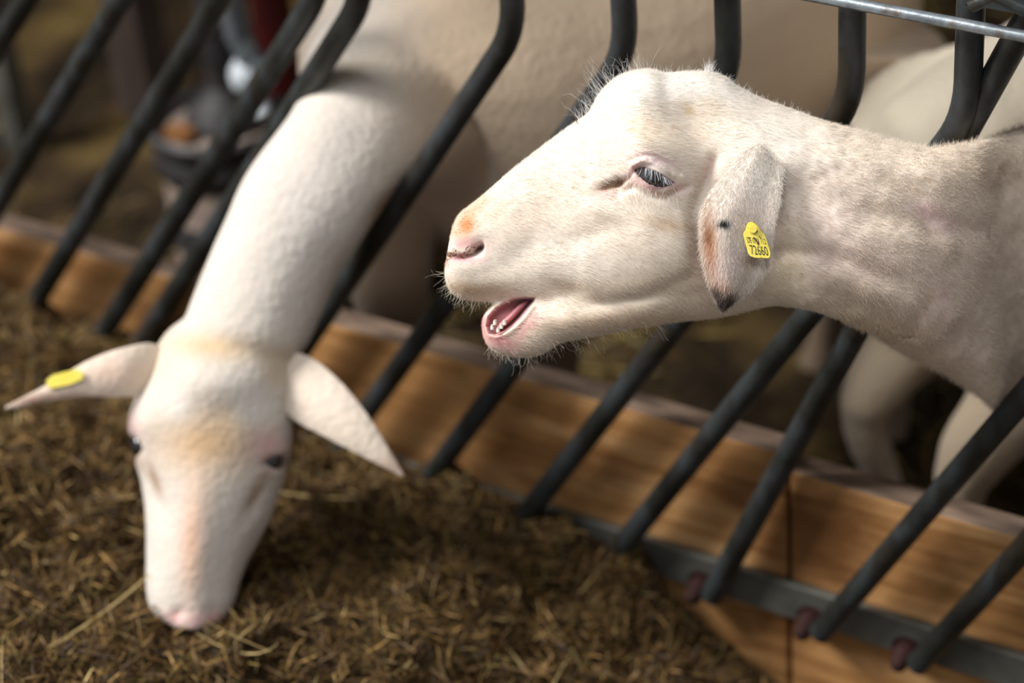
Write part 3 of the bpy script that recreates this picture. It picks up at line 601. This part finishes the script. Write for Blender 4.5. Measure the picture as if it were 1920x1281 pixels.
guard('guard_hairs', [([(1085, 226), (1103, 213), (1126, 176), (1156, 147), (1190, 135), (1218, 133)], 120, -.25, -1, .35, 14, 38, .00008, WH, .8), ([(1103, 213), (1126, 176), (1150, 150)], 16, -.5, -1, .2, 35, 62, .00012, WH, .3),
                      ([(1218, 133), (1282, 137), (1352, 143), (1425, 186), (1520, 219)], 130, .3, -1, .4, 6, 14, .00011, WH, .6),
                      ([(1325, 136), (1335, 133)], 60, .0, -1, .25, 12, 22, .00012, WH, .5),
                      ([(838, 520), (850, 550), (880, 564), (925, 565)], 70, -.5, 1, .35, 8, 24, .0001, (.78, .68, .56), .4), ([(834, 505), (840, 540)], 9, -1, .3, .4, 14, 36, .0001, (.6, .52, .42), .3),
                      ([(915, 650), (940, 665), (975, 671), (1010, 664), (1045, 642)], 80, .25, 1, .35, 10, 26, .0001, (.76, .66, .54), .4), ([(1030, 645), (1120, 628), (1240, 608)], 60, .8, .7, .3, 12, 36, .0001, (.80, .70, .58), .3),
                      ([(1205, 352), (1240, 362), (1275, 356)], 26, -.25, 1, .35, 28, 62, .00010, (.90, .84, .74), .35), ([(1150, 345), (1180, 335)], 60, .6, .4, .3, 8, 16, .0001, BROWN, .2),
                      ([(1128, 350), (1162, 336)], 120, -.1, 1, .3, 6, 13, .0001, (.36, .24, .15), .15)])
# lashes: a curved row hanging from the upper lid, and a short lower row
def lashes():
    R, Dd, Ln, Cc = [], [], [], []
    U = catmull(np.array(UPL, float), 8)
    n = 105
    for k in range(n):
        t_ = k/(n-1)*(len(U)-1); i = min(int(t_), len(U)-2); q = U[i]*(1-(t_-i))+U[i+1]*(t_-i)
        rrx = np.hypot(q[0]-ecx, q[1]-ecy)*ecz/FPX; d_ = float(ecz)-math.sqrt(max((RE+.0012)**2-float(rrx)**2, 1e-8))
        R.append(W(q[0], q[1]-rng.uniform(-1, 2.5), d_)); u = k/(n-1)
        v = RT*(-.55+1.0*u+rng.normal(0, .13))-UP*(1.0+rng.normal(0, .1))-FW*(.55+rng.normal(0, .15))
        Dd.append(v/np.linalg.norm(v)); Ln.append((9+14*math.sin(math.pi*min(u*.9+.12, 1)))*S*rng.uniform(.7, 1.2)); Cc.append((.80, .81, .82) if rng.random() < .62 else (.10, .09, .09))
    hair('eyelashes', np.array(R), np.array(Dd), np.array(Ln), .00015, np.array(Cc), M_hair, sheep, 6, .05, .0)
lashes()
# ---- mouth inside: tongue and front teeth
def px_loft(name, stn, m_, parent, col=None, n=20, mm=4):
    V_, F_ = loft(stn, mm, n); return mesh_obj(name, V_, F_, m_, parent, True, None if col is None else np.repeat(np.array([col]), len(V_), 0))
tc_ = D0-.003
px_loft('tongue', [((W(932, 616, tc_)), UP*3*S, FW*14*S, 2, 0), (W(938, 611, tc_), UP*7*S, FW*20*S, 2, 0), (W(955, 597, tc_), UP*9*S, FW*22*S, 2, 0), (W(975, 578, tc_+.003), UP*9*S, FW*20*S, 2, 0), (W(994, 563, tc_+.008), UP*5*S, FW*12*S, 2, 0)], M_mouth, sheep, (.50, .20, .22))
for q in [(924, 612), (929, 603), (935, 617), (941, 610), (947, 603)]:
    V_, F_ = loft([(W(q[0]-1, q[1]+7, D0-.018), RT*3.4*S, FW*3*S, 2.5, 0), (W(q[0]-1, q[1]+1, D0-.017), RT*3.6*S, FW*3*S, 2.6, 0), (W(q[0], q[1]-3.5, D0-.0175), RT*2.8*S, FW*2*S, 2.8, 0)], 3, 14)
    mesh_obj('tooth', V_, F_, M_tooth, sheep)
# crumbs of feed stuck on the nose
n = 34; t_ = rng.random(n); q = np.stack([np.interp(t_, [0, .5, 1], [836, 850, 896]), np.interp(t_, [0, .5, 1], [488, 474, 471])], -1)+rng.normal(0, 3, (n, 2)); p, nn = skin_at(q[:, 0], q[:, 1])
p = p+nn*.0012; V_, F_, C_ = strands(n, p[:, 0], p[:, 1], p[:, 2], .002, .006, .0006, .0014, [(.22, .12, .04), (.10, .05, .02)], [.6, .4], .8, -.002, 3)
crumb = fast_mesh('feed_crumbs', V_, F_, C_, M_fiber, sheep); tag(crumb, 'brown feed crumbs along the nostril', kind='stuff')
# ---- ears
def ear(name, stn, parent, bulge, thick, col_fn, mtl, d2px, curl=0.0, nt=28, mm=5):
    """stn rows: cx, cy, halfwidth, direction across (deg), depth"""
    A = catmull(np.array(stn, float), mm); V_ = []; F_ = []; n = 2*nt
    for a in A:
        c_, s_ = math.cos(math.radians(a[3])), math.sin(math.radians(a[3]))
        for j in range(n):
            th = 2*math.pi*j/n; t = math.cos(th); f = math.sin(th)
            xx, yy = a[0]+c_*a[2]*t, a[1]+s_*a[2]*t
            dp = a[4]-bulge(t)*a[2]*d2px-f*thick*(.35+.65*min(a[2]/40, 1))
            V_.append(W(xx, yy, dp))
    m2 = len(A)
    for i in range(m2-1):
        for k in range(n): F_.append((i*n+k, i*n+(k+1) % n, (i+1)*n+(k+1) % n, (i+1)*n+k))
    V_.append(W(A[0][0], A[0][1], A[0][4])); V_.append(W(A[-1][0], A[-1][1], A[-1][4])); c0 = len(V_)-2
    for k in range(n): F_.append((c0, (k+1) % n, k)); F_.append((c0+1, (m2-1)*n+k, (m2-1)*n+(k+1) % n))
    V_ = np.array(V_); X, Y, Z = PX(V_); o = mesh_obj(name, V_, F_, mtl, parent, True, col_fn(X, Y))
    bm = bmesh.new(); bm.from_mesh(o.data); bmesh.ops.recalc_face_normals(bm, faces=bm.faces); bm.to_mesh(o.data); bm.free(); o.data.polygons.foreach_set('use_smooth', np.ones(len(o.data.polygons), bool)); return o
def ear_col(x, y):
    return paint(x, y, (.80, .72, .64), [(1400, 340, 60, 50, 0, WHITE, .7), (1400, 400, 30, 60, 0, (.84, .68, .62), .4), (1333, 460, 13, 62, -4, ORANGE, .85), (1330, 440, 7, 16, 0, (.36, .16, .07), .9), (1358, 540, 26, 16, 40, ORANGE, .6), (1344, 546, 14, 10, 50, (.10, .06, .04), 1.2), (1362, 566, 20, 15, -20, (.05, .035, .03), 1.8), (1357, 419, 10, 6, -10, (.02, .02, .02), 2.2),
                                        (1360, 500, 26, 40, 0, (.82, .66, .62), .45), (1398, 515, 14, 30, 25, (.60, .48, .38), .5), (1404, 486, 16, 10, 0, (.40, .26, .18), .7), (1372, 410, 5, 4, 0, (.7, .5, .3), .0)])
def sdep(a, b):
    X, Y, Z = PX(body_world); k = (X < 2000) & (Z < D0) & (np.hypot(X-a, Y-b) < 7); return float(np.median(Z[k]))
_e = [(1434, 258, 26, 5, .009, 9), (1431, 282, 38, 5, .0045, 9), (1424, 308, 47, 6, .0005, 9), (1412, 336, 56, 7, -.003, 2.011), (1398, 368, 66, 8, -.006, 2.003)]
_e = [(a, b, c_, d_, min(sdep(a, b)+o_, q_)) for a, b, c_, d_, o_, q_ in _e]
ear_near = ear('ear', _e+[(1385, 405, 71, 8, 1.996), (1381, 440, 69, 6, 1.995), (1380, 475, 65, 4, 1.996), (1379, 508, 56, 2, 1.998), (1375, 538, 42, -6, 2.001), (1368, 560, 25, -14, 2.004), (1361, 574, 11, -20, 2.006), (1358, 580, 3, -20, 2.007)],
               sheep, lambda t: (.14*(1-t*t)+.16*math.exp(-((t+.35)/.35)**2)-.10*math.exp(-((t-.55)/.3)**2)), .0024, ear_col, M_skin, S)
if FUR:
    Ve = get_v(ear_near.data)+world_loc(sheep); P, Nn = sample(Ve, tris(ear_near.data), get_n(ear_near.data), 26000, lambda c: np.ones(len(c)))
    x, y, z = PX(P); bx = -.15+0*x; by = 1+0*x; D = comb(P, Nn, np.stack([bx-.5*sm(-x, -1345, -1320), by], -1), .22, .30)
    hair('fur', P, D, rng.uniform(.003, .006, len(P)), .00013, np.clip(ear_col(x, y)*rng.uniform(.88, 1.06, (len(P), 1)), 0, .93), M_hair, ear_near, 4, .16)
ear('ear', [(1385, 260, 30, 5, 2.115), (1370, 300, 50, 5, 2.145), (1360, 360, 58, 5, 2.152), (1356, 430, 56, 3, 2.152), (1356, 500, 36, 0, 2.146), (1356, 540, 8, 0, 2.145)], sheep, lambda t: -.2*(1-t*t), .0024, lambda x, y: np.repeat(np.array([[.84, .78, .72]]), len(x), 0), M_skin, S)
# ear tag
TG = [(350, 205), (290, 232), (252, 300), (236, 395), (196, 445), (174, 495), (190, 580), (230, 740), (262, 850), (290, 960), (340, 1030), (440, 1068), (590, 1078), (780, 1082), (822, 1050), (830, 960), (800, 840), (770, 740), (720, 590), (680, 500), (600, 430), (530, 330), (450, 240), (400, 212)]
TG = [(1380+a/12.8, 400+b/12.8) for a, b in TG]
td = 1.9835
def tag_plate(poly, d0_, d1_, n_in=0):
    V_ = [W(a, b, d0_) for a, b in poly]+[W(a, b, d1_) for a, b in poly]; n = len(poly)
    F_ = [tuple(range(n)), tuple(range(2*n-1, n-1, -1))]+[(i, (i+1) % n, n+(i+1) % n, n+i) for i in range(n)]; return V_, F_
mb_ = MB(); mb_.add(*tag_plate(TG, td, td+.0013)); tg = mb_.build('ear_tag', M_tag, ear_near, False, .0003); tag(tg, 'yellow plastic ear tag with printed number')
MB().lathe(W(1410, 431, td+.006), [(.0055, -.001), (.0055, .001), (.003, .002), (.003, .009)], 24, -FW).build('tag_button', M_tag, ear_near, True)
def text_mesh(s, origin, ux, uy, d, bold=0.0):
    cu = bpy.data.curves.new('t', 'FONT'); cu.body = s; cu.size = 1; cu.offset = bold; cu.resolution_u = 3
    o = bpy.data.objects.new('t', cu); COL.objects.link(o); dg = bpy.context.evaluated_depsgraph_get(); dg.update(); me_ = bpy.data.meshes.new_from_object(o.evaluated_get(dg))
    v = get_v(me_); f = [tuple(p.vertices) for p in me_.polygons]; bpy.data.objects.remove(o, do_unlink=True)
    v[:, 0] -= v[:, 0].min(); v[:, 0] /= v[:, 0].max(); v[:, 1] -= v[:, 1].min(); v[:, 1] /= v[:, 1].max()
    out = [W(1380+(origin[0]+ux[0]*a+uy[0]*b)/12.8, 400+(origin[1]+ux[1]*a+uy[1]*b)/12.8, d) for a, b, _ in v]; return out, f
m = MB(); m.add(*text_mesh('72660', (375, 985), (415, 38), (-62, -228), td-.0002)); m.add(*text_mesh('DE 01 3 112', (282, 705), (445, 42), (-30, -135), td-.0002, 0)); m.build('number_print', M_ink, tg)
m = MB()
for (a, b, r) in [(490, 650, 30), (520, 710, 34), (470, 620, 26), (560, 560, 16), (500, 440, 24), (310, 590, 22), (395, 410, 20), (430, 590, 26), (540, 745, 24), (590, 590, 18), (297, 355, 11), (600, 1062, 13), (575, 810, 14)]:
    k_ = 9; pts = [(1380+(a+r*rng.uniform(.5, 1.1)*math.cos(2*math.pi*i/k_))/12.8, 400+(b+1.4*r*rng.uniform(.5, 1.1)*math.sin(2*math.pi*i/k_))/12.8) for i in range(k_)]; m.add([W(*p_, td-.00035) for p_ in pts], [tuple(range(k_))])
m.build('dirt_specks', M_dirt, tg)
# stray stalk on the forehead
m = MB(); p, nn = skin_at([1084], [232]); p = p[0]; m.tube([p, p-RT*3*S+UP*9*S, p-RT*9*S+UP*18*S, p-RT*11*S+UP*23*S], [.0004, .0004, .0003, .0002], 6); m.build('stray_stalk', M_dirt, sheep)

# ------------------------------------------------------------------ the feeding sheep
DF = 2.375; 
def fst(cx_, cy_, hw, hh, tilt=-6, e=2.3, k=-.1, df=DF, c_off=0):
    d = df+hh*df/FPX; c_, s_ = math.cos(math.radians(tilt)), math.sin(math.radians(tilt))
    side = (RT*c_+UP*s_)*hw*df/FPX
    return (W(cx_, cy_, d), -FW*hh*df/FPX, side, e, k)
h2 = [fst(440, 590, 60, 60, df=2.40), fst(436, 622, 112, 95, df=2.395), fst(426, 660, 134, 112, df=2.385), fst(416, 710, 144, 122), fst(402, 760, 152, 126, e=2.3, k=.0), fst(395, 805, 157, 128, e=2.3, k=.0), fst(394, 850, 150, 128, e=2.3), fst(393, 900, 136, 122, k=-.12),
      fst(389, 950, 122, 114, k=-.15), fst(379, 1000, 108, 104, k=-.12), fst(367, 1050, 95, 92, k=-.08), fst(360, 1095, 88, 82, k=-.03), fst(358, 1130, 82, 72, k=0), fst(355, 1160, 64, 56, k=0), fst(353, 1182, 26, 26, k=0)]
def nst(cx_, cy_, hw, deg, d, hh=None):
    c_, s_ = math.cos(math.radians(deg)), math.sin(math.radians(deg)); sc = d/FPX
    return (W(cx_, cy_, d), -FW*(hh or hw)*sc, (RT*c_-UP*s_)*hw*sc, 2.1, 0)
n2 = [nst(452, 690, 60, 8, 2.44), nst(458, 640, 112, 10, 2.445), nst(484, 570, 118, 16, 2.45), nst(525, 475, 118, 22, 2.455), nst(572, 385, 124, 26, 2.45, 104), nst(632, 295, 118, 32, 2.455, 88), ((-.195, .095, .655), (.02, -.03, .105), (.085, .04, -.03), 2.1, 0), ((-.235, .165, .63), (0, -.03, .155), (.155, -.05, 0), 2.1, 0), ((-.215, .245, .605), (0, 0, .205), (.18, -.12, 0), 2.2, 0),
      ((-.12, .33, .585), (0, 0, .215), (.135, -.15, 0), 2.2, 0), ((-.03, .44, .575), (0, 0, .22), (.13, -.155, 0), 2.2, 0), ((.04, .56, .585), (0, 0, .21), (.11, -.125, 0), 2.2, 0), ((.10, .66, .60), (0, 0, .17), (.08, -.095, 0), 2.2, 0), ((.135, .70, .61), (0, 0, .07), (.035, -.04, 0), 2, 0)]
m = MB(); m.add(*loft(h2, 4, 40)); m.add(*loft(n2, 4, 40)); foreleg(m, -.27, .16); foreleg(m, -.13, .28); hindleg(m, -.02, .68, -.55, -.83); hindleg(m, .12, .58, -.55, -.83)
me2 = remesh(m, .0045, 6); V = get_v(me2); x, y, z = PX(V); nrm = get_n(me2); fr = np.clip(-(nrm @ FW), 0, 1)
d2 = (blob(x, y, 262, 800, 28, 40)*6+blob(x, y, 535, 815, 28, 40)*6+blob(x, y, 400, 720, 90, 60)*8-blob(x, y, 295, 930, 16, 60, -15)*9-blob(x, y, 482, 935, 16, 60, 30)*9+blob(x, y, 370, 1000, 40, 130, 3)*8-blob(x, y, 335, 1150, 10, 12, 30)*5-blob(x, y, 402, 1150, 10, 12, -30)*5)*(y > 600)*(x < 600)
V = V-FW*(d2*fr*MM)[:, None]
EY = []
for ex, ey, rot, rx in ((521, 866, -12, 22), (249, 838, 70, 20)):
    q = (np.hypot(x-ex, y-ey) < 8)*(fr > .05); P0 = V[q > 0].mean(0); n0 = nrm[q > 0].mean(0); n0 /= np.linalg.norm(n0)
    rd = np.linalg.norm(V-P0, axis=1); V = V+n0*(np.exp(-(rd/.017)**2)*.006)[:, None]
    a = blob(x, y, ex, ey, rx, 10, rot)*(rd < .03); V = V-n0*(np.clip(a*1.3, 0, 1)*.011)[:, None]; EY.append(P0-n0*.0085)
V = V+nrm*((vnoise(V, 30, 31)-.5)*.002)[:, None]
# folds of skin across the neck
for t_ in ((520, 300, 640, 380), (500, 350, 620, 420), (560, 250, 700, 330)):
    g = np.exp(-(polyline_d(x, y, [t_[:2], t_[2:]])[0]/9)**2); V = V+FW*(g*fr*.0015)[:, None]
put_v(me2, V)
def feed_col(x, y, z):
    C = paint(x, y, (.60, .54, .475), [(400, 650, 95, 26, 5, (.58, .40, .21), .75), (520, 690, 30, 40, 0, (.52, .40, .26), .75), (300, 690, 40, 50, 0, (.66, .52, .34), .5), (385, 830, 95, 62, 0, (.56, .36, .19), .9), (420, 790, 30, 30, 0, (.70, .50, .30), .4), (360, 1020, 24, 115, 3, (.60, .34, .22), .75), (325, 1158, 12, 7, 30, (.2, .08, .07), .8), (405, 1158, 12, 7, -30, (.2, .08, .07), .8), (380, 930, 26, 40, 0, (.66, .48, .34), .4),
               (505, 838, 34, 34, 20, (.62, .36, .34), .75), (245, 810, 20, 40, 0, (.62, .36, .34), .7), (520, 866, 20, 12, -10, (.10, .05, .05), .9), (243, 840, 12, 18, 0, (.10, .05, .05), .9), (290, 900, 8, 34, -20, BROWN, .9), (478, 928, 10, 36, 32, BROWN, .85), (262, 868, 7, 22, -25, BROWN, .6), (500, 890, 16, 8, -35, BROWN, .6), (330, 1160, 26, 16, 0, PINK, .8), (400, 1160, 26, 16, 0, PINK, .8), (365, 1170, 14, 20, 0, PINK, .6),
               (330, 760, 30, 30, 0, (.76, .72, .67), .6), (480, 765, 40, 30, 0, (.78, .74, .68), .7), (570, 400, 70, 130, 25, (.66, .60, .56), .5), (640, 140, 60, 20, -20, (.60, .48, .30), .5), (640, 560, 30, 60, 10, (.66, .50, .38), .4)])
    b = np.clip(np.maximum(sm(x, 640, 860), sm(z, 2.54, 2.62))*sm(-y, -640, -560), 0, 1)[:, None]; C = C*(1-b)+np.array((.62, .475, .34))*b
    return C
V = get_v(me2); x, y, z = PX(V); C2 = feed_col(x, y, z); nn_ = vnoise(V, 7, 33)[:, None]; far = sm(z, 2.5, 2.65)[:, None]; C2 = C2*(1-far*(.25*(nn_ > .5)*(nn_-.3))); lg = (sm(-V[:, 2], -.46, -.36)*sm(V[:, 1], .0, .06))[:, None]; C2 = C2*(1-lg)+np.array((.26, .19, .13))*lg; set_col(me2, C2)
sh2 = empty('sheep', (0, .4, 0), 'cream sheep with head down eating from the brown feed heap, left of the bleating one', 'sheep')
attach('body', me2, M_wool, sh2)
def ball2(name, px_, py_, d, r, m_, parent): return ball(name, W(px_, py_, d), r, m_, parent, 28)
ball('eyeball', EY[0], .0125, M_eye2, sh2); ball('eyeball', EY[1], .0125, M_eye2, sh2)
def c_e2(x, y): return paint(x, y, (.66, .56, .46), [(210, 700, 60, 30, 0, (.82, .58, .46), .7), (60, 752, 60, 14, -12, (.26, .16, .12), .95), (130, 745, 60, 10, 0, (.42, .26, .2), .6), (620, 740, 60, 50, 40, (.84, .70, .60), .4), (735, 875, 26, 18, 45, (.50, .34, .26), .7)])
e_l = ear('ear', [(300, 690, 40, 95, 2.42), (270, 693, 50, 98, 2.41), (235, 697, 48, 98, 2.40), (195, 703, 42, 97, 2.395), (155, 712, 33, 97, 2.392), (115, 727, 24, 100, 2.39), (75, 742, 15, 100, 2.39), (35, 757, 9, 100, 2.392), (10, 765, 3, 100, 2.394)], sh2, lambda t: .2*(1-t*t), .0025, c_e2, M_wool, 2.4/FPX)
e_r = ear('ear', [(535, 700, 44, 110, 2.425), (560, 722, 56, 118, 2.415), (592, 748, 56, 126, 2.408), (630, 778, 48, 132, 2.402), (668, 811, 37, 135, 2.398), (705, 845, 23, 138, 2.396), (735, 873, 11, 138, 2.396), (756, 893, 3, 138, 2.398)], sh2, lambda t: .2*(1-t*t), .0025, c_e2, M_wool, 2.4/FPX)
m = MB(); P_ = [(88, 712), (100, 703), (145, 692), (156, 700), (155, 712), (130, 722), (95, 729), (87, 724)]; m.add(*tag_plate(P_, 2.383, 2.385)); o = m.build('ear_tag', M_tag, e_l, False, .0004); tag(o, 'small yellow ear tag')
m = MB(); P_ = [(668, 788), (676, 784), (700, 806), (703, 822), (697, 826), (680, 806)]; m.add(*tag_plate(P_, 2.4, 2.402)); o = m.build('ear_tag', M_tag, e_r, False, .0004); tag(o, 'small yellow ear tag')

# ------------------------------------------------------------------ the sheep standing behind
m = MB(); ax = np.array((.50, .87, 0)); sd = np.array((.87, -.50, 0)); c0 = np.array((.345, .36, -.03))
sts = []
for t_, zc, hh, hw in [(-.09, .60, .04, .04), (-.07, .59, .12, .09), (0, .575, .165, .12), (.12, .565, .19, .145), (.30, .57, .20, .165), (.48, .58, .20, .15), (.60, .60, .18, .12), (.70, .64, .14, .09), (.80, .72, .11, .08), (.90, .80, .09, .07)]:
    sts.append((tuple(c0+ax*t_+np.array((0, 0, zc))), (0, 0, hh), tuple(sd*hw), 2.2, 0))
m.add(*loft(sts, 4, 36))
hc_ = c0+ax*.92
m.add(*loft([(tuple(hc_+np.array((0, 0, .86))), (0, 0, .05), tuple(sd*.05), 2, 0), (tuple(hc_+ax*.05+np.array((0, 0, .86))), (0, 0, .08), tuple(sd*.06), 2, 0), (tuple(hc_+ax*.13+np.array((0, 0, .82))), (0, 0, .07), tuple(sd*.05), 2, 0), (tuple(hc_+ax*.23+np.array((0, 0, .76))), (0, 0, .045), tuple(sd*.03), 2, 0), (tuple(hc_+ax*.26+np.array((0, 0, .75))), (0, 0, .02), tuple(sd*.015), 2, 0)], 4, 24))
for s_ in (-1, 1):
    p = c0+sd*.085*s_; hindleg(m, p[0]+.02, p[1]+.04, .5, .87); p = c0+ax*.52+sd*.08*s_; foreleg(m, p[0], p[1])
me3 = remesh(m, .007, 6); V = get_v(me3); nrm = get_n(me3); V = V+nrm*((vnoise(V, 25, 41)-.5)*.008)[:, None]; put_v(me3, V)
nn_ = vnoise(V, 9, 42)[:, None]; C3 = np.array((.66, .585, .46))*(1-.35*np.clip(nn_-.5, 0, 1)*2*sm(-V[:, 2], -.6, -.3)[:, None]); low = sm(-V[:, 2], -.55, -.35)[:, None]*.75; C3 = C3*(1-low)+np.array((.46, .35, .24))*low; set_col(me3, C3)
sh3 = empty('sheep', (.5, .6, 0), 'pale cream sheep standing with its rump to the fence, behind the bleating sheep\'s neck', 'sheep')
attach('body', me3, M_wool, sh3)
